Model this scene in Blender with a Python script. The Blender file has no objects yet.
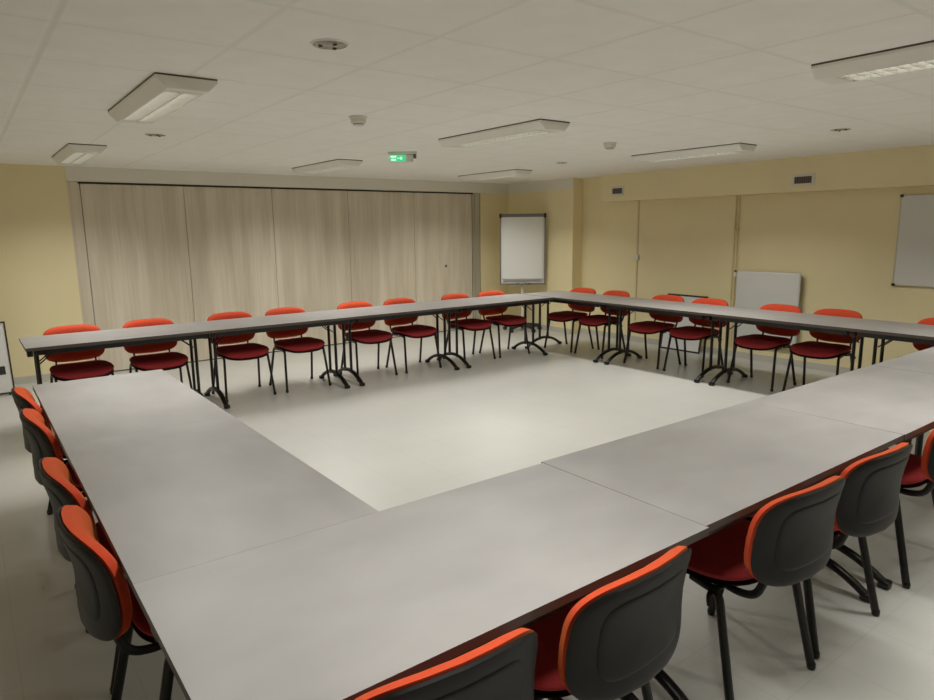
import bpy, bmesh, math, random
from mathutils import Vector, Matrix
random.seed(4)
C = bpy.context.scene.collection
sc = bpy.context.scene
PI = math.pi

# ------------------------------------------------------------------ camera
CAM = Vector((-0.9503, -1.7358, 1.6028))
YAW, PITCH, ROLL, FPX = 0.6445, -0.1795, -0.0116, 666.71
fw = Vector((math.sin(YAW)*math.cos(PITCH), math.cos(YAW)*math.cos(PITCH), math.sin(PITCH)))
r0 = Vector((math.cos(YAW), -math.sin(YAW), 0)); u0 = r0.cross(fw)
rt = r0*math.cos(ROLL)+u0*math.sin(ROLL); up = -r0*math.sin(ROLL)+u0*math.cos(ROLL)
cd = bpy.data.cameras.new('camera'); cam = bpy.data.objects.new('camera', cd); C.objects.link(cam)
m = Matrix((rt, up, -fw)).transposed().to_4x4(); m.translation = CAM
cam.matrix_world = m
cd.sensor_width = 36; cd.lens = FPX*36/934; cd.clip_start = 0.02
sc.camera = cam

# ------------------------------------------------------------------ world, exposure
w = bpy.data.worlds.new('world'); sc.world = w; w.use_nodes = True
w.node_tree.nodes['Background'].inputs[0].default_value = (0.9, 0.85, 0.7, 1)
w.node_tree.nodes['Background'].inputs[1].default_value = 0.0
sc.view_settings.view_transform = 'Standard'; sc.view_settings.look = 'None'
sc.view_settings.gamma = 1; sc.view_settings.use_curve_mapping = False
sc.view_settings.exposure = 0.0
LIGHT_W = 20.6            # each ceiling luminaire
LIGHT_SPREAD = 138
LIGHT_COL = (1.0, 0.99, 0.935)
try:
    sc.cycles.use_denoising = True
    sc.cycles.max_bounces = 10; sc.cycles.diffuse_bounces = 6
    sc.cycles.sample_clamp_indirect = 4
except Exception: pass

# ------------------------------------------------------------------ dimensions
H = 2.325; XL = -2.9; YB = -4.2; YW = 6.86; XW = 6.60; XK = 6.40
Z_SOF = 2.168; Z_BULK = 1.96; X_PIL = 6.40; Y_PIL = 5.38
PX0 = 0.2006; PW = 1.0903; NP = 5; PXE = PX0+NP*PW

# ------------------------------------------------------------------ materials
def mat(name, col, rough=0.6, metal=0.0, spec=0.5, emit=None, estr=0, bump=None, var=None, coat=0, sheen=None):
    M = bpy.data.materials.new(name); M.use_nodes = True
    nt = M.node_tree; b = nt.nodes['Principled BSDF']
    b.inputs['Base Color'].default_value = (*col, 1); b.inputs['Roughness'].default_value = rough
    b.inputs['Metallic'].default_value = metal; b.inputs['Specular IOR Level'].default_value = spec
    if sheen: b.inputs['Sheen Weight'].default_value = sheen[0]; b.inputs['Sheen Tint'].default_value = (*sheen[1], 1); b.inputs['Sheen Roughness'].default_value = .45
    if coat: b.inputs['Coat Weight'].default_value = coat
    if emit: b.inputs['Emission Color'].default_value = (*emit, 1); b.inputs['Emission Strength'].default_value = estr
    if var or bump:
        tc = nt.nodes.new('ShaderNodeTexCoord')
    if var:   # (scale, amount, stretch)
        mp = nt.nodes.new('ShaderNodeMapping'); mp.inputs['Scale'].default_value = var[2]
        nt.links.new(tc.outputs['Object'], mp.inputs[0])
        n = nt.nodes.new('ShaderNodeTexNoise'); n.inputs['Scale'].default_value = var[0]; n.inputs['Detail'].default_value = 6
        nt.links.new(mp.outputs[0], n.inputs['Vector'])
        cr = nt.nodes.new('ShaderNodeValToRGB')
        cr.color_ramp.elements[0].position = 0.3; cr.color_ramp.elements[1].position = 0.7
        a = var[1]
        cr.color_ramp.elements[0].color = (*[c*(1-a) for c in col], 1)
        cr.color_ramp.elements[1].color = (*[min(1, c*(1+a)) for c in col], 1)
        nt.links.new(n.outputs['Fac'], cr.inputs[0]); nt.links.new(cr.outputs[0], b.inputs['Base Color'])
    if bump:
        n2 = nt.nodes.new('ShaderNodeTexNoise'); n2.inputs['Scale'].default_value = bump[0]; n2.inputs['Detail'].default_value = 3
        nt.links.new(tc.outputs['Object'], n2.inputs['Vector'])
        bp = nt.nodes.new('ShaderNodeBump'); bp.inputs['Strength'].default_value = bump[1]; bp.inputs['Distance'].default_value = bump[2]
        nt.links.new(n2.outputs['Fac'], bp.inputs['Height']); nt.links.new(bp.outputs[0], b.inputs['Normal'])
    return M

def grid_mat(name, col, line, sx, sy, ox, oy, half, rough, soft=0.004, speck=None, bump=0.0, offset_rows=False):
    """tiles sx x sy with joints; object coordinates = world metres"""
    M = bpy.data.materials.new(name); M.use_nodes = True; nt = M.node_tree; b = nt.nodes['Principled BSDF']
    L = nt.links.new
    tc = nt.nodes.new('ShaderNodeTexCoord'); sp = nt.nodes.new('ShaderNodeSeparateXYZ'); L(tc.outputs['Object'], sp.inputs[0])
    def mth(op, a, bb=None):
        n = nt.nodes.new('ShaderNodeMath'); n.operation = op
        for i, v in enumerate((a, bb)):
            if v is None: continue
            if isinstance(v, (int, float)): n.inputs[i].default_value = v
            else: L(v, n.inputs[i])
        return n.outputs[0]
    def dist(o, s, off):
        t = mth('DIVIDE', mth('SUBTRACT', o, off), s)
        f = mth('FRACT', mth('ADD', t, 100.5))
        return mth('MULTIPLY', mth('ABSOLUTE', mth('SUBTRACT', f, 0.5)), s)
    d = mth('MINIMUM', dist(sp.outputs[0], sx, ox), dist(sp.outputs[1], sy, oy))
    mr = nt.nodes.new('ShaderNodeMapRange'); mr.inputs['From Min'].default_value = half; mr.inputs['From Max'].default_value = half+soft
    L(d, mr.inputs['Value'])
    n = nt.nodes.new('ShaderNodeTexNoise'); n.inputs['Scale'].default_value = (speck or (3, 0.05))[0]; n.inputs['Detail'].default_value = 5
    L(tc.outputs['Object'], n.inputs['Vector'])
    cr = nt.nodes.new('ShaderNodeValToRGB'); a = (speck or (3, 0.05))[1]
    cr.color_ramp.elements[0].position = .3; cr.color_ramp.elements[1].position = .7
    cr.color_ramp.elements[0].color = (*[c*(1-a) for c in col], 1); cr.color_ramp.elements[1].color = (*[c*(1+a) for c in col], 1)
    L(n.outputs['Fac'], cr.inputs[0])
    mx = nt.nodes.new('ShaderNodeMix'); mx.data_type = 'RGBA'
    L(mr.outputs[0], mx.inputs['Factor']); mx.inputs['A'].default_value = (*line, 1); L(cr.outputs[0], mx.inputs['B'])
    L(mx.outputs['Result'], b.inputs['Base Color']); b.inputs['Roughness'].default_value = rough
    if bump:
        bp = nt.nodes.new('ShaderNodeBump'); bp.inputs['Distance'].default_value = bump; bp.inputs['Strength'].default_value = 1
        L(mr.outputs[0], bp.inputs['Height']); L(bp.outputs[0], b.inputs['Normal'])
    return M

def oak_mat():
    M = bpy.data.materials.new('pale_oak'); M.use_nodes = True; nt = M.node_tree; b = nt.nodes['Principled BSDF']; L = nt.links.new
    tc = nt.nodes.new('ShaderNodeTexCoord')
    def noise(scale, st, det):
        mp = nt.nodes.new('ShaderNodeMapping'); mp.inputs['Scale'].default_value = st; L(tc.outputs['Object'], mp.inputs[0])
        n = nt.nodes.new('ShaderNodeTexNoise'); n.inputs['Scale'].default_value = scale; n.inputs['Detail'].default_value = det
        L(mp.outputs[0], n.inputs['Vector']); return n.outputs['Fac']
    a = noise(5, (1.2, 1, 0.10), 4); c = noise(28, (1.6, 1, 0.05), 5)
    ad = nt.nodes.new('ShaderNodeMath'); ad.operation = 'MULTIPLY_ADD'; L(a, ad.inputs[0]); ad.inputs[1].default_value = .65
    mu = nt.nodes.new('ShaderNodeMath'); mu.operation = 'MULTIPLY'; L(c, mu.inputs[0]); mu.inputs[1].default_value = .35
    L(mu.outputs[0], ad.inputs[2])
    cr = nt.nodes.new('ShaderNodeValToRGB'); e = cr.color_ramp.elements
    e[0].position = .36; e[0].color = (.58, .50, .385, 1); e[1].position = .64; e[1].color = (.76, .68, .555, 1)
    L(ad.outputs[0], cr.inputs[0]); L(cr.outputs[0], b.inputs['Base Color']); b.inputs['Roughness'].default_value = .5
    return M

M_ceil = grid_mat('ceiling_tiles', (.92, .905, .86), (.865, .845, .79), .6, .6, 0.0, .489, .003, .9, soft=.016, speck=(6, .02), bump=.003)
M_floor = grid_mat('floor_tiles', (.535, .53, .50), (.49, .48, .445), .345, .345, -.951, -.415, .001, .33, soft=.003, speck=(2.2, .025))
M_yellow = mat('yellow_paint', (.84, .735, .45), .55, bump=(60, .15, .002), var=(1.5, .03, (1, 1, 1)))
M_white = mat('white_plaster', (.80, .77, .68), .8, bump=(50, .1, .002))
M_base = mat('skirting', (.55, .53, .46), .5)
M_oak = oak_mat()
M_alu = mat('brushed_aluminium', (.62, .59, .51), .4, .5)
M_dark = mat('dark_gap', (.03, .027, .022), .7)
M_top = mat('concrete_laminate', (.293, .281, .276), .45, var=(2.6, .10, (1, 1.6, 1)), bump=(140, .06, .0005))
M_edge = mat('table_edge_band', (.085, .065, .055), .45)
M_blk = mat('black_steel', (.008, .007, .0065), .36, .0, .5)
M_plas = mat('black_plastic', (.009, .0095, .0105), .5, 0, .35, bump=(220, .12, .0006))
M_orange = mat('orange_fabric', (.54, .056, .022), .85, spec=.2, sheen=(.5, (1, .42, .10)), bump=(420, .3, .0006), var=(60, .06, (1, 1, 1)))
M_red = mat('seat_fabric_shaded', (.35, .034, .036), .85, spec=.2, bump=(420, .3, .0006), var=(60, .06, (1, 1, 1)))  # seats: the backrest fabric again, its shade put into a darker colour
M_board = mat('whiteboard_enamel', (.72, .72, .70), .22)
M_paper = mat('flipchart_paper', (.80, .80, .77), .6)
M_grey = mat('grey_metal', (.20, .20, .19), .4, .4)
M_rad = mat('white_enamel', (.70, .70, .67), .4)
M_lum = mat('luminaire_white', (.84, .83, .78), .45)
M_chrome = mat('louvre_mirror', (.85, .85, .82), .30, .6)
M_tube = mat('lit_tube', (.9, .9, .85), .4, emit=(1, .97, .86), estr=1.15)
M_plast = mat('white_plastic', (.72, .70, .62), .5)
M_vent = mat('vent_dark', (.10, .06, .04), .6)
M_green = mat('exit_green', (.02, .45, .18), .4, emit=(.10, .85, .38), estr=.55)
M_exw = mat('exit_white', (.7, .9, .75), .4, emit=(.75, 1, .82), estr=.8)
M_glass = mat('spot_glass', (.35, .33, .28), .12, .5)
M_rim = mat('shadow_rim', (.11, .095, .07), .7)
M_pipe = mat('painted_pipe', (.72, .62, .36), .5)

# ------------------------------------------------------------------ mesh helpers
def BM(): return bmesh.new()
def box(bm, x0, x1, y0, y1, z0, z1, bev=0, seg=2):
    g = bmesh.ops.create_cube(bm, size=1)['verts']
    for v in g:
        v.co = Vector(((x0+x1)/2+v.co.x*(x1-x0), (y0+y1)/2+v.co.y*(y1-y0), (z0+z1)/2+v.co.z*(z1-z0)))
    if bev:
        es = list({e for v in g for e in v.link_edges})
        bmesh.ops.bevel(bm, geom=es, offset=bev, segments=seg, affect='EDGES', profile=.5)
    return bm
def fillet(pts, r, n=6):
    pts = [Vector(p) for p in pts]; out = [pts[0]]
    for i in range(1, len(pts)-1):
        a, b, c = pts[i-1], pts[i], pts[i+1]
        d1 = (a-b); d2 = (c-b); rr = min(r, d1.length*.49, d2.length*.49)
        p1 = b+d1.normalized()*rr; p2 = b+d2.normalized()*rr
        for k in range(n+1):
            t = k/n; out.append(p1*(1-t)**2+b*2*t*(1-t)+p2*t*t)
    out.append(pts[-1]); return out
def tube(bm, pts, r1, r2=None, ref=(1, 0, 0), n=10, radii=None):
    pts = [Vector(p) for p in pts]; ref = Vector(ref); r2 = r2 or r1; rings = []
    for i, p in enumerate(pts):
        t = (pts[min(i+1, len(pts)-1)]-pts[max(i-1, 0)]).normalized()
        a = ref-t*ref.dot(t)
        if a.length < 1e-4: a = t.orthogonal()
        a.normalize(); b = t.cross(a); k = radii[i] if radii else 1
        rings.append([bm.verts.new(p+a*math.cos(2*PI*j/n)*r1*k+b*math.sin(2*PI*j/n)*r2*k) for j in range(n)])
    for A, B in zip(rings, rings[1:]):
        for j in range(n): bm.faces.new((A[j], A[(j+1) % n], B[(j+1) % n], B[j]))
    bm.faces.new(list(reversed(rings[0]))); bm.faces.new(rings[-1]); return bm
def lathe(bm, prof, n=28, c=(0, 0, 0)):
    rings = []
    for r, z in prof:
        rings.append([bm.verts.new((c[0]+r*math.cos(2*PI*j/n), c[1]+r*math.sin(2*PI*j/n), c[2]+z)) for j in range(n)] if r > 1e-6
                     else [bm.verts.new((c[0], c[1], c[2]+z))])
    for A, B in zip(rings, rings[1:]):
        if len(A) == 1 and len(B) == 1: continue
        for j in range(n):
            k = (j+1) % n
            if len(A) == 1: bm.faces.new((A[0], B[k], B[j]))
            elif len(B) == 1: bm.faces.new((A[j], A[k], B[0]))
            else: bm.faces.new((A[j], A[k], B[k], B[j]))
    if len(rings[0]) > 1: bm.faces.new(list(reversed(rings[0])))
    if len(rings[-1]) > 1: bm.faces.new(rings[-1])
    return bm
def pad(bm, outline, tf, tb, bend, n=56, edge=0.7):
    """upholstered slab: outline(theta)->(u,v); front/back thickness; bend(u,v,w)->xyz, w = height above mid surface"""
    rs = [0, .35, .6, .78, .9, .97, 1.0]
    O = [outline(2*PI*j/n) for j in range(n)]
    def ring(r, s, T):
        h = T*(1-r**7)**edge if r < 1 else 0
        return [bm.verts.new(bend(u*r, v*r, s*h)) for u, v in O]
    fr = [ring(r, 1, tf) for r in rs[1:-1]]; mid = ring(1, 1, 0); bk = [ring(r, -1, tb) for r in rs[1:-1]]
    cf = bm.verts.new(bend(0, 0, tf)); cb = bm.verts.new(bend(0, 0, -tb))
    seq = fr+[mid]+bk[::-1]
    for j in range(n): bm.faces.new((cf, fr[0][j], fr[0][(j+1) % n]))
    for A, B in zip(seq, seq[1:]):
        for j in range(n): bm.faces.new((A[j], B[j], B[(j+1) % n], A[(j+1) % n]))
    for j in range(n): bm.faces.new((cb, bk[0][(j+1) % n], bk[0][j]))
    return bm
def obj(name, bm, m, parent=None, ang=40):
    bmesh.ops.recalc_face_normals(bm, faces=bm.faces)
    me = bpy.data.meshes.new(name); bm.to_mesh(me); bm.free()
    for k in (m if isinstance(m, list) else [m]): me.materials.append(k)
    for p in me.polygons: p.use_smooth = True
    me.set_sharp_from_angle(angle=math.radians(ang))
    o = bpy.data.objects.new(name, me); C.objects.link(o)
    if parent: o.parent = parent
    return o
def thing(name, label, cat, loc=(0, 0, 0), rotz=0, group=None):
    o = bpy.data.objects.new(name, None); C.objects.link(o); o.empty_display_size = .1
    o.location = loc; o.rotation_euler = (0, 0, rotz); o['label'] = label; o['category'] = cat
    if group: o['group'] = group
    return o
def tag(o, label, cat, group=None):
    o['label'] = label; o['category'] = cat
    if group: o['group'] = group
    return o
def struct(name, bm, m, parent=None):
    o = obj(name, bm, m, parent)
    if not parent: o['kind'] = 'structure'
    return o
def dup(root, loc, rotz, label, group=None):
    r = root.copy(); C.objects.link(r); r.location = loc; r.rotation_euler = (0, 0, rotz); r['label'] = label
    if group: r['group'] = group
    for ch in list(root.children):
        c = ch.copy(); C.objects.link(c); c.parent = r
        for g in list(ch.children):
            d = g.copy(); C.objects.link(d); d.parent = c
    return r

# ------------------------------------------------------------------ room shell
T = .12
struct('floor', box(BM(), XL-T, XW+T+.3, YB-T, YW+T+.3, -.12, 0), M_floor)
struct('ceiling', box(BM(), XL-T, XW+T+.3, YB-T, YW+T+.3, H, H+.12), M_ceil)
struct('wall_left', box(BM(), XL-T, XL, YB-T, YW+T, 0, H), M_yellow)
struct('wall_back', box(BM(), XL, XW+T, YB-T, YB, 0, H), M_yellow)
bm = BM(); box(bm, XL, PX0-.125, YW, YW+T, 0, H); box(bm, PXE+.165, X_PIL, YW, YW+T, 0, Z_SOF)
struct('wall_front', bm, M_yellow)
struct('wall_right', box(BM(), XW, XW+T, YB, YW+T, 0, H), M_yellow)
struct('wall_pilaster', box(BM(), X_PIL, XW, Y_PIL, YW+T, 0, H), M_yellow)
struct('wall_bulkhead', box(BM(), XK, XW, YB, 4.83, Z_BULK, H), M_yellow)
# white soffit above the partition
struct('trim_1', box(BM(), PX0-.125, X_PIL-.01, YW-.01, YW+T, Z_SOF, H), M_white)
struct('trim_2', box(BM(), X_PIL-.01, X_PIL, Y_PIL+.004, YW, Z_SOF, H), M_white)
# skirting
struct('baseboard_front', box(BM(), XL, PX0-.125, YW-.012, YW, 0, .075), M_base)
struct('baseboard_right', box(BM(), XW-.012, XW, YB, Y_PIL, 0, .075), M_base)
struct('baseboard_pilaster', box(BM(), X_PIL-.012, X_PIL, Y_PIL, YW, 0, .075), M_base)
struct('baseboard_alcove', box(BM(), PXE+.165, X_PIL-.012, YW-.012, YW, 0, .075), M_base)

# folding partition
pt = thing('folding_partition', 'pale oak folding partition wall of five tall panels', 'partition', (PX0, YW+.02, 0))
obj('jamb_post', box(BM(), -.125, -.004, 0, .06, 0.0, Z_SOF-.002), M_oak, pt)
for i in range(NP):
    bm = BM(); box(bm, i*PW+.002, (i+1)*PW-.002, 0, .06, .012, Z_SOF-.022, .003, 1)
    p = obj('panel', bm, M_oak, pt)
    if i == NP-1:
        b2 = BM(); b2 = lathe(b2, [(0, 0), (.021, 0), (.024, .003), (.021, .006), (0, .006)], 20)
        bmesh.ops.rotate(b2, verts=b2.verts, cent=(0, 0, 0), matrix=Matrix.Rotation(PI/2, 3, 'X'))
        bmesh.ops.translate(b2, verts=b2.verts, vec=(4.93, -.0005, 1.035))
        k = obj('flush_handle', b2, M_grey, p)
        box(b2 := BM(), 4.925, 4.935, -.009, -.0065, 1.022, 1.048); obj('keyhole', b2, M_dark, p)
obj('top_track', box(BM(), -.004, NP*PW+.01, -.006, .05, Z_SOF-.020, Z_SOF-.003), M_dark, pt)
for i in range(NP+1):
    x = i*PW
    obj('track_hanger', box(BM(), x-.018, x+.018, -.014, -.006, Z_SOF-.024, Z_SOF-.004), M_dark, pt)
bm = BM(); box(bm, NP*PW+.012, NP*PW+.05, -.004, .05, 0, Z_SOF-.004, .002, 1); box(bm, NP*PW+.06, NP*PW+.158, -.004, .05, 0, Z_SOF-.004, .003, 1)
obj('end_profile', bm, M_alu, pt)
bm = BM(); box(bm, NP*PW+.05, NP*PW+.06, .01, .05, 0, Z_SOF-.004); box(bm, NP*PW+.158, NP*PW+.165, .0, .05, 0, Z_SOF-.004)
obj('seal_strip', bm, M_dark, pt)
obj('floor_seal', box(BM(), 0, NP*PW, .01, .05, 0, .012), M_dark, pt)

# ------------------------------------------------------------------ ceiling fittings
def make_luminaire(label, loc):
    t = thing('ceiling_light', label, 'ceiling light', loc, 0, 'surface mounted louvre lights')
    hw, hl, d = .14, .6, .062
    bm = BM(); box(bm, -hw, hw, -hl, hl, -.008, 0); obj('shadow_gap', bm, M_rim, t)  # dark strip, the shadow line at the ceiling put into its colour
    bm = BM()     # housing, open below over the louvre
    o0, o1 = .088, .52
    box(bm, -hw, hw, -hl, hl, -.014, -.008)
    for s in (-1, 1):
        A = [(s*hw, -.014), (s*hw, -.020), (s*(o0+.006), -d), (s*o0, -d), (s*o0, -.014)]
        rings = [[bm.verts.new((x, yy, z)) for x, z in A] for yy in (-hl, hl)]
        for j in range(5): bm.faces.new((rings[0][j], rings[0][(j+1) % 5], rings[1][(j+1) % 5], rings[1][j]))
        bm.faces.new(rings[0]); bm.faces.new(rings[1][::-1])
        y0, y1 = sorted((s*o1, s*hl)); box(bm, -o0, o0, y0, y1, -d, -.014)
    obj('housing', bm, M_lum, t)
    lv = BM(); box(lv, -.004, .004, -o1, o1, -d, -.022)
    for s in (-1, 1): box(lv, *sorted((s*o0, s*(o0-.004))), -o1, o1, -d-.002, -.016)
    for k in range(19):
        y = -o1+(k+.5)*2*o1/19; box(lv, -o0+.004, o0-.004, y-.002, y+.002, -d, -.036)
    for s in (-1, 1): box(lv, -o0, o0, *sorted((s*o1, s*(o1-.005))), -d-.002, -.016)
    obj('louvre', lv, M_chrome, t)
    for s in (-1, 1):
        tb = BM(); tube(tb, [(s*.044, -o1+.01, -.030), (s*.044, o1-.01, -.030)], .011, n=8); obj('fluorescent_tube', tb, M_tube, t)
    ld = bpy.data.lights.new('lamp', 'AREA'); ld.shape = 'RECTANGLE'; ld.size = .16; ld.size_y = 1.02
    ld.energy = LIGHT_W; ld.color = LIGHT_COL; ld.spread = math.radians(LIGHT_SPREAD)
    lo = bpy.data.objects.new('lamp', ld); C.objects.link(lo); lo.parent = t; lo.location = (0, 0, -d-.004)
    return t
LP = [(0, 2.29, 'twin-tube ceiling light nearest the camera in the left-hand row'),
      (0, 5.29, 'twin-tube ceiling light by the yellow wall and left end of the oak partition'),
      (2.4, 5.29, 'ceiling light close to the middle of the oak partition, left of the green exit light'),
      (2.4, 2.29, 'louvred ceiling light in the centre of the ceiling, beyond the smoke detector'),
      (4.8, 5.29, 'ceiling light near the right end of the oak partition and the flip chart'),
      (4.8, 2.29, 'ceiling light beside the yellow bulkhead between its two air vents'),
      (2.4, -.71, 'large louvred ceiling light at the upper right, cut by the photo edge'),
      (0, -.71, 'ceiling light above the near corner of the tables, out of the picture'),  # unseen, added on the same grid to light the near tables evenly
      (4.8, -.71, 'ceiling light at the right end of the room, out of the picture')]  # unseen too, added to even out the light on the near tables
for x, y, l in LP: make_luminaire(l, (x, y, H))

def downlight(x, y, r, label):
    t = thing('recessed_spotlight', label, 'spotlight', (x, y, H), 0, 'round recessed spotlights')
    bm = BM(); lathe(bm, [(r*.93, -.0005), (r*.93, -.006), (r, -.005), (r+.004, 0)], 32); obj('trim_ring', bm, M_lum, t)
    bm = BM(); lathe(bm, [(0, -.011), (r*.45, -.0105), (r*.92, -.0065), (r*.92, -.002)], 32); g = obj('glass_cover', bm, M_glass, t)
    for k in range(3):
        bm = BM(); a = .6+k*2.1; box(bm, r*.5*math.cos(a)-.006, r*.5*math.cos(a)+.006, r*.5*math.sin(a)-.006, r*.5*math.sin(a)+.006, -.014, -.009)
        obj('clip', bm, M_dark, t)
downlight(.307, .81, .072, 'large round recessed spotlight with a clear cover near the top of the photo')
downlight(.325, 3.80, .075, 'round recessed spotlight beyond the large left-hand ceiling light')
downlight(4.556, .79, .075, 'round recessed spotlight in front of the yellow bulkhead, under the big light at right')
downlight(4.55, 3.78, .07, 'round recessed spotlight near the far right corner of the ceiling')

def detector(x, y, label):
    t = thing('smoke_detector', label, 'smoke detector', (x, y, H), 0, 'smoke detectors')
    bm = BM(); lathe(bm, [(.058, 0), (.058, -.010), (.05, -.014)], 28); obj('base', bm, M_plast, t)
    bm = BM(); lathe(bm, [(.050, -.014), (.048, -.040), (.040, -.046)], 28); obj('cover', bm, M_plast, t)
    bm = BM(); lathe(bm, [(.035, -.046), (.035, -.050)], 24); obj('sensor_slot', bm, M_dark, t)
    bm = BM(); lathe(bm, [(.036, -.050), (.033, -.056), (.018, -.060), (0, -.060)], 24); obj('cap', bm, M_plast, t)
detector(1.21, 2.28, 'white round smoke detector left of the centre of the ceiling')
detector(3.67, 2.31, 'white round smoke detector nearer the yellow bulkhead on the right')

t = thing('exit_light', 'white emergency exit light glowing green on the ceiling', 'exit sign', (2.50, 3.83, H), -.60)
obj('housing', box(BM(), -.135, .135, -.035, .035, -.022, 0, .004), M_plast, t)
obj('lens', box(BM(), -.125, .10, -.028, .028, -.095, -.022, .01, 3), M_plast, t)
pn = obj('sign_panel', box(BM(), -.122, .03, -.031, -.028, -.090, -.028), M_green, t)
bm = BM(); box(bm, -.112, -.060, -.034, -.031, -.054, -.038); box(bm, -.106, -.062, -.034, -.031, -.082, -.066)
tube(bm, [(-.05, -.0325, -.060), (-.005, -.0325, -.060)], .004, .0015, n=6); tube(bm, [(-.02, -.0325, -.046), (-.005, -.0325, -.060), (-.02, -.0325, -.074)], .004, .0015, n=6)
obj('pictogram', bm, M_exw, pn)
obj('socket_cap', box(BM(), .10, .128, -.025, .025, -.06, -.022, .004), M_grey, t)

# air vents on the bulkhead
def vent(y0, y1, z0, z1, label):
    t = thing('air_vent', label, 'air vent', (XK, (y0+y1)/2, (z0+z1)/2), 0, 'air vents in the bulkhead')
    w2, h2 = (y1-y0)/2, (z1-z0)/2
    bm = BM(); box(bm, -.010, 0, -w2, w2, -h2, h2, .003, 1); pl = obj('plate', bm, M_plast, t)
    obj('grille_recess', box(BM(), -.0115, -.010, -w2*.74, w2*.74, -h2*.62, h2*.55), M_vent, t)
    bm = BM(); n = 9
    for k in range(n+1):
        y = -w2*.74+k*w2*1.48/n; box(bm, -.015, -.0115, y-.002, y+.002, -h2*.62, h2*.55)
    obj('grille_bars', bm, M_grey, t)
vent(4.43, 4.65, 2.035, 2.160, 'small square air vent at the far end of the yellow bulkhead')
vent(1.855, 2.10, 2.022, 2.145, 'wider white air vent in the middle of the yellow bulkhead')

# pipes and duct on right wall
t = thing('cable_duct', 'thin yellow-painted cable duct with a switch, left on the right-hand wall', 'cable duct', (XW, 4.33, 0))
obj('duct', box(BM(), -.014, 0, -.012, .012, .30, Z_BULK, .002, 1), M_pipe, t)
obj('switch', box(BM(), -.03, 0, -.038, .038, 1.15, 1.225, .006), M_plast, t)
t = thing('heating_pipes', 'pair of painted heating pipes running down to the white radiator', 'pipes', (XW, 2.84, 0))
for dy in (-.018, .022):
    obj('pipe', tube(BM(), [(-.018, dy, .12), (-.018, dy, Z_BULK)], .009, n=10), M_pipe, t)
obj('pipe_clip', box(BM(), -.03, 0, -.03, .035, 1.55, 1.57, .002, 1), M_pipe, t)

# radiator
t = thing('radiator', 'flat white radiator under the bulkhead on the yellow wall', 'radiator', (XW-.014, 2.37, 0))
obj('panel', box(BM(), -.085, -.055, -.39, .385, .24, 1.075, .022, 4), M_rad, t)
obj('convector', box(BM(), -.055, -.018, -.37, .365, .26, 1.055), M_grey, t)
bm = BM()
for yy in (-.25, .25): box(bm, -.018, 0, yy-.02, yy+.02, .45, .9)
obj('wall_bracket', bm, M_grey, t)
bm = BM(); tube(bm, [(-.06, .385, 1.02), (-.06, .425, 1.02)], .010, n=10); tube(bm, [(-.06, .415, 1.0), (-.06, .415, 1.055)], .019, n=12); v = obj('valve', bm, M_plast, t)
obj('valve_cap', tube(BM(), [(-.06, .415, 1.055), (-.06, .415, 1.075)], .014, n=12), M_dark, v)

# wall whiteboard
t = thing('whiteboard', 'white wall board with black corners on the right-hand wall', 'whiteboard', (XW, 1.08, .99))
obj('writing_surface', box(BM(), -.022, -.004, -1.79, -.01, .01, .885), M_board, t)
bm = BM(); box(bm, -.026, 0, -1.8, 0, 0, .012, .002, 1); box(bm, -.026, 0, -1.8, 0, .883, .895, .002, 1); box(bm, -.026, 0, -.012, 0, .012, .883, .002, 1); box(bm, -.026, 0, -1.8, -1.788, .012, .883, .002, 1)
obj('frame', bm, M_alu, t)
for y in (-1.79, -.010):
    for z in (.008, .887): obj('corner_cap', box(BM(), -.032, -.026, y-.016, y+.016, z-.014, z+.014, .004), M_dark, t)

# framed board leaning low against the right wall
t = thing('leaning_display_board', 'low white board in a black frame leaning by the right-hand wall', 'board', (6.43, 3.46, 0))
t.rotation_euler = (0, math.atan2(.13, .72), 0)
obj('panel', box(BM(), -.005, .005, -.29, .29, .02, .72), M_board, t)
bm = BM()
for a in ((-.30, .30, 0, .022), (-.30, .30, .715, .737)): box(bm, -.010, .010, a[0], a[1], a[2], a[3], .003, 1)
for s in (-1, 1): box(bm, -.010, .010, *sorted((s*.30, s*.28)), .022, .715, .003, 1)
obj('frame', bm, M_dark, t)

# framed boards at the left
t = thing('framed_notice_board', 'white board in a thin black frame standing at the left photo edge', 'board', (-.655, 6.30, 0), -.02)
t.rotation_euler = (math.radians(-6), math.radians(-1.0), math.radians(-2))
obj('panel', box(BM(), -.62, -.012, -.004, .004, .03, .735), M_board, t)
bm = BM()
box(bm, -.632, 0, -.01, .01, .018, .034); box(bm, -.632, 0, -.01, .01, .731, .747)
box(bm, -.014, 0, -.01, .01, .034, .731); box(bm, -.632, -.618, -.01, .01, .034, .731)
obj('frame', bm, M_dark, t)
obj('printed_square', box(BM(), -.20, -.055, -.0055, -.004, .215, .30), M_dark, t)
bm = BM()
for x in (-.58, -.05): box(bm, x-.01, x+.01, -.01, .01, .003, .018)
obj('foot', bm, M_dark, t)
t = thing('white_panel_board', 'tall plain white panel behind the black-framed board at the left', 'board', (-.70, 6.55, 0))
t.rotation_euler = (math.radians(-7), 0, 0)
obj('panel', box(BM(), -.70, -.012, -.006, .006, .005, 1.08), M_board, t)
obj('side_strip', box(BM(), -.012, 0, -.008, .008, .005, 1.085), M_alu, t)

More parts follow.
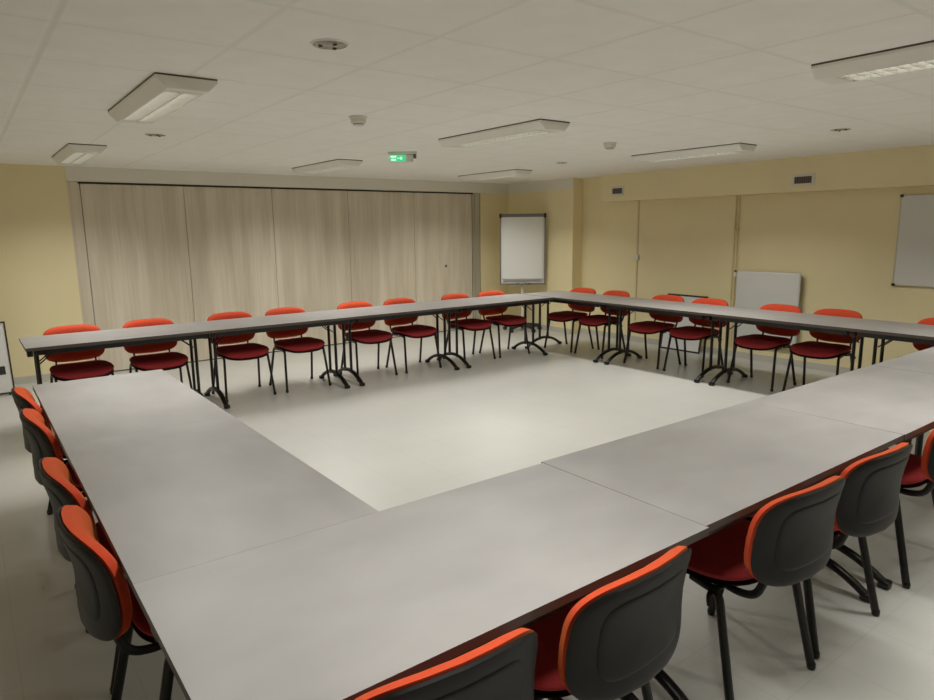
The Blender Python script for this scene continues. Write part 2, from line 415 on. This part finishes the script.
# ------------------------------------------------------------------ flip chart
t = thing('flip_chart', 'white flip chart easel on a castor base in the far corner', 'flip chart', (6.06, 6.12, 0), -.70)
obj('board', box(BM(), -.35, .35, -.012, .012, .755, 1.80), M_board, t)
bm = BM()
for s in (-1, 1): box(bm, *sorted((s*.352, s*.336)), -.018, .016, .74, 1.81, .003, 1)
box(bm, -.352, .352, -.018, .016, .735, .755, .003, 1)
obj('frame', bm, M_grey, t)
cl = obj('paper_clamp', box(BM(), -.345, .345, -.036, .012, 1.775, 1.825, .006), M_grey, t)
for s in (-1, 1): obj('clamp_knob', box(BM(), *sorted((s*.325, s*.362)), -.042, .016, 1.765, 1.83, .006), M_dark, cl)
obj('paper_pad', box(BM(), -.315, .315, -.028, -.012, .825, 1.776, .002, 1), M_paper, t)
obj('pen_tray', box(BM(), -.30, .30, -.034, -.018, .795, .801, .002, 1), M_grey, t)
for x in (-.10, .02, .08): obj('marker_pen', tube(BM(), [(x, -.045, .752), (x+.05, -.045, .752)], .007, n=8), M_dark, t)
obj('pen_ledge', box(BM(), -.33, .33, -.054, -.018, .737, .744, .002, 1), M_grey, t)
obj('pole', tube(BM(), [(0, .03, .09), (0, .03, 1.2)], .022, n=14), M_plast, t)
obj('pole_bracket', box(BM(), -.05, .05, .01, .035, .95, 1.1), M_dark, t)
for k in range(5):
    a = 2*PI*k/5+.3; ca, sa = math.cos(a), math.sin(a)
    lg = obj('base_arm', tube(BM(), [(0, .03, .095), (.12*ca, .03+.12*sa, .09), (.29*ca, .03+.29*sa, .072)], .030, .022, ref=(0, 0, 1), n=10), M_dark, t)
    obj('castor', tube(BM(), [(.29*ca-.02*sa, .03+.29*sa+.02*ca, .03), (.29*ca+.02*sa, .03+.29*sa-.02*ca, .03)], .03, n=14), M_dark, lg)
obj('hub', lathe(BM(), [(0, .07), (.045, .07), (.045, .11), (.03, .13), (0, .13)], 18, (0, .03, 0)), M_dark, t)

# ------------------------------------------------------------------ tables
TL, TW, TH = 1.4, .7, .74
def make_table(label, group):
    t = thing('folding_table', label, 'table', (0, 0, 0), 0, group)
    hl, hw = TL/2-.0002, TW/2
    bm = BM(); box(bm, -hl, hl, -hw, hw, TH-.025, TH)
    for f in bm.faces:
        if f.normal.z < .5: f.material_index = 1
    bm.normal_update()
    for f in bm.faces: f.material_index = 0 if f.normal.z > .7 else 1
    obj('tabletop', bm, [M_top, M_edge], t)
    for s in (-1, 1):
        obj('side_rail', box(BM(), -hl+.055, hl-.055, *sorted((s*(hw-.035), s*(hw-.060))), TH-.068, TH-.025, .002, 1), M_blk, t)
    for e in (-1, 1):
        x = e*(TL/2-.086)
        lg = obj('leg', tube(BM(), [(x, -.075, .10), (x, -.075, TH-.05)], .0135, .019, ref=(1, 0, 0), n=10), M_blk, t)
        lg2 = obj('leg', tube(BM(), [(x, .075, .10), (x, .075, TH-.05)], .0135, .019, ref=(1, 0, 0), n=10), M_blk, t)
        pts = []; rad = []
        for k in range(17):
            u = -1+2*k/16; pts.append((x, u*.300, .022+.105*(1-abs(u)**2.1))); rad.append(1-.10*abs(u))
        ft = obj('arched_foot', tube(BM(), pts, .025, .019, ref=(1, 0, 0), n=12, radii=rad), M_blk, t)
        for s in (-1, 1):
            obj('foot_pad', box(BM(), x-.026, x+.026, s*.300-.030, s*.300+.018*1, 0, .036, .010, 2) if s < 0 else box(BM(), x-.026, x+.026, .282, .330, 0, .036, .010, 2), M_blk, ft)
        obj('cross_bar', box(BM(), x-.018, x+.018, -hw+.06, hw-.06, TH-.058, TH-.030), M_blk, t)
        bm = BM()
        for yy in (-.045, .045): tube(bm, [(x-e*.012, yy*1.2, .56), (x-e*.19, yy, TH-.034)], .0055, n=8)
        obj('folding_brace', bm, M_blk, t)
        # small steel latch plate under the end of the top
        bm = BM(); x0, x1 = sorted((e*(TL/2-.012), e*(TL/2-.052))); box(bm, x0, x1, -hw+.10, -hw+.16, TH-.085, TH-.026, .006, 2)
        obj('latch', bm, M_blk, t)
    return t
XA, YA, XB, YBT = -.6306, 4.317, 4.987, 4.955
G = 'grey folding tables set in a hollow square'
tabs = []
def place_table(x, y, rz, label):
    if not tabs: t = make_table(label, G); t.location = (x, y, 0); t.rotation_euler = (0, 0, rz)
    else: t = dup(tabs[0], (x, y, 0), rz, label)
    tabs.append(t)
A_lab = ['grey folding table at the left end of the far row, beside the framed board',
         'second grey folding table from the left in the far row before the partition',
         'third grey folding table from the left in the far row before the partition',
         'grey folding table at the right end of the far row, before the flip chart']
B_lab = ['grey folding table at the far end of the right-hand row, nearest the pilaster',
         'second grey folding table along the right-hand row, before the cable duct',
         'third grey folding table along the right-hand row, before the white radiator',
         'nearest grey folding table of the right-hand row, below the wall whiteboard']
N_lab = ['large grey tabletop in the near left corner, filling the bottom of the photo',
         'second grey folding table of the near row, between its two visible top seams',
         'third grey folding table of the near row, right of the second top seam',
         'grey folding table at the far right end of the near row']
L_lab = ['grey folding table of the left-hand row, joined to the near corner',
         'grey folding table at the far end of the left-hand row']
for i in range(4): place_table(XA+.7+1.4*i, YA+.35, PI*0, A_lab[i])
for i in range(4): place_table(XB+.35, YBT-.7-1.4*i, -PI/2, B_lab[i])
NOFF = [(-.0005, -.354, 0), (1.4014, -.345, -.0032), (2.8028, -.349, .0010), (4.206, -.35, 0)]
for i, (x, y, r) in enumerate(NOFF): place_table(x, y, PI+r, N_lab[i])
for i in range(2): place_table(-.350, .6965+1.4*i, PI/2, L_lab[i])

# ------------------------------------------------------------------ chairs
def sup(th, a, b, n):
    c, s = math.cos(th), math.sin(th)
    return a*math.copysign(abs(c)**(2/n), c), b*math.copysign(abs(s)**(2/n), s)
def make_chair(label, group):
    t = thing('stacking_chair', label, 'chair', (0, 0, 0), 0, group)
    # seat : u across, v depth
    def seat_bend(u, v, w):
        z = .452+w
        z += .020*(u/.235)**2*.6 - .030*max(0, (v-.06)/.15)**2*1.0 + .012*max(0, -(v+.08)/.12)
        return (u, v+.01, z)
    def seat_out(th):
        u, v = sup(th, .237, .205, 4.2)
        u *= 1-.10*(v/.205-(-1))/2*0 - .07*max(0, -v/.205); v += .018*(1-(u/.237)**2)*(1 if v > 0 else -.3)
        return u, v
    obj('seat', pad(BM(), seat_out, .026, .032, seat_bend, edge=.5), M_red, t)
    def shell_bend(u, v, w):
        x, y, z = seat_bend(u, v, 0); return (x, y, z-.032+w*.8)
    obj('seat_shell', pad(BM(), lambda th: tuple(.985*c for c in seat_out(th)), .006, .012, shell_bend), M_plas, t)
    # backrest: u across, v up
    def back_out(th):
        u, v = sup(th, .236, .147, 4.5)
        u *= 1-.02*(v/.16); v += (.010*(1-(u/.24)**2) if v > 0 else -.020*(1-(u/.24)**2))
        return u, v
    def back_bend(u, v, w):
        y = -.303 + .042*(u/.232)**2 + w - .10*(v) - .018*(v/.16)**2*1.0 + .012*math.cos(v/.16*1.4)
        return (u, y, .640+v)
    obj('backrest', pad(BM(), back_out, .042, .006, back_bend, edge=.42, n=80), M_orange, t)
    def bshell(u, v, w):
        x, y, z = back_bend(u, v, 0); return (x, y-.010+w, z)
    def bs_out(th):
        u, v = back_out(th); return u*1.0, v*1.0
    sh = obj('back_shell', pad(BM(), bs_out, .008, .016, bshell, edge=.5), M_plas, t)
    def rib(u, v, w):
        x, y, z = back_bend(u, v, 0); return (x, y-.0255+w, z)
    obj('shell_panel', pad(BM(), lambda th: tuple(.74*c for c in sup(th, .225, .150, 5)), .004, .0050, rib, edge=.4), M_plas, sh)
    for s in (-1, 1):
        # legs
        a = obj('leg', tube(BM(), fillet([(s*.238, .20, .008), (s*.212, .135, .408), (s*.205, .02, .418)], .028), .0112, .0165, ref=(1, 0, 0), n=10), M_blk, t)
        obj('foot_cap', lathe(BM(), [(.013, 0), (.0155, .006), (.0155, .022), (.013, .026)], 12, (s*.238, .20, 0)), M_blk, a)
        b = obj('leg', tube(BM(), fillet([(s*.238, -.228, .008), (s*.212, -.135, .408), (s*.205, -.02, .418)], .028), .0112, .0165, ref=(1, 0, 0), n=10), M_blk, t)
        obj('foot_cap', lathe(BM(), [(.013, 0), (.0155, .006), (.0155, .022), (.013, .026)], 12, (s*.238, -.228, 0)), M_blk, b)
        pts = fillet([(s*.150, .04, .420), (s*.150, -.17, .405), (s*.155, -.232, .425), (s*.155, -.262, .50), (s*.155, -.262, .56)], .07, 8)
        obj('back_upright', tube(BM(), pts, .008, .014, ref=(1, 0, 0), n=10), M_blk, t)
    obj('cross_bar', tube(BM(), [(-.208, .10, .414), (.208, .10, .414)], .010, n=8), M_blk, t)
    obj('cross_bar', tube(BM(), [(-.208, -.12, .414), (.208, -.12, .414)], .010, n=8), M_blk, t)
    obj('linking_hook', tube(BM(), fillet([(-.20, -.10, .405), (-.245, -.12, .40), (-.25, -.13, .372)], .02), .009, n=8), M_blk, t)
    return t
chairs = []
CG = 'orange backed stacking chairs around the tables'
def place_chair(x, y, rz, label):
    if not chairs: t = make_chair(label, CG); t.location = (x, y, 0); t.rotation_euler = (0, 0, rz)
    else: t = dup(chairs[0], (x, y, 0), rz, label)
    chairs.append(t)
YCA = YA+.70-.225
A_x = [-.22, .40, 1.165, 1.76, 2.575, 3.175, 4.00, 4.575]
A_cl = ['red and orange chair at the left end of the far row',
        'second orange-backed chair from the left in the far row',
        'third orange-backed chair from the left in the far row, right of the first table joint',
        'fourth orange-backed chair from the left in the far row',
        'fifth orange-backed chair from the left in the far row, before the partition',
        'sixth orange-backed chair from the left in the far row, before the partition',
        'far row chair just left of the end chair, before the partition end',
        'chair at the right end of the far row, nearest the flip chart']
A_r = [.02, -.01, .0, .03, -.02, .02, .03, -.03]
for x, l, r in zip(A_x, A_cl, A_r): place_chair(x, YCA, PI+r, l)
XCB = XB+.70-.221
B_y = [4.53, 3.97, 3.16, 2.59, 1.79, 1.21, .31]
B_cl = ['first chair of the right-hand row, beside the far table corner and the pilaster',
        'second chair of the right-hand row counted from the far corner',
        'right-hand row chair just left of the low black-framed board',
        'right-hand row chair between the low black-framed board and the white radiator',
        'chair of the right-hand row in front of the white radiator',
        'chair of the right-hand row just right of the white radiator',
        'chair of the right-hand row under the wall whiteboard, cut by the photo edge']
B_r = [.03, -.04, .02, .045, -.02, .03, 0]
for y, l, r in zip(B_y, B_cl, B_r): place_chair(XCB, y, PI/2+r, l)
L_y = [.39, .95, 1.84, 2.41]
L_cl = ['nearest chair of the left-hand row, largest at the left edge',
        'second chair of the left-hand row from the camera',
        'third chair of the left-hand row from the camera',
        'farthest chair of the left-hand row, by the table end']
L_r = [.035, .025, .025, .03]
for y, l, r in zip(L_y, L_cl, L_r): place_chair(-.70+.231, y, -PI/2+r, l)
N_x = [-.26, .285, 1.145, 1.695, 2.50]
N_cl = ['chair back cut by the bottom edge of the photo, first of the near row',
        'second chair of the near row, large black back at bottom centre',
        'third chair of the near row, just right of the notched table joint',
        'fourth chair of the near row, above two black arched table feet',
        'chair of the near row partly cut by the right photo edge']
N_r = [-.06, .05, -.055, -.04, .0, 0]
for x, l, r in zip(N_x, N_cl, N_r): place_chair(x, -.70+.212, r, l)
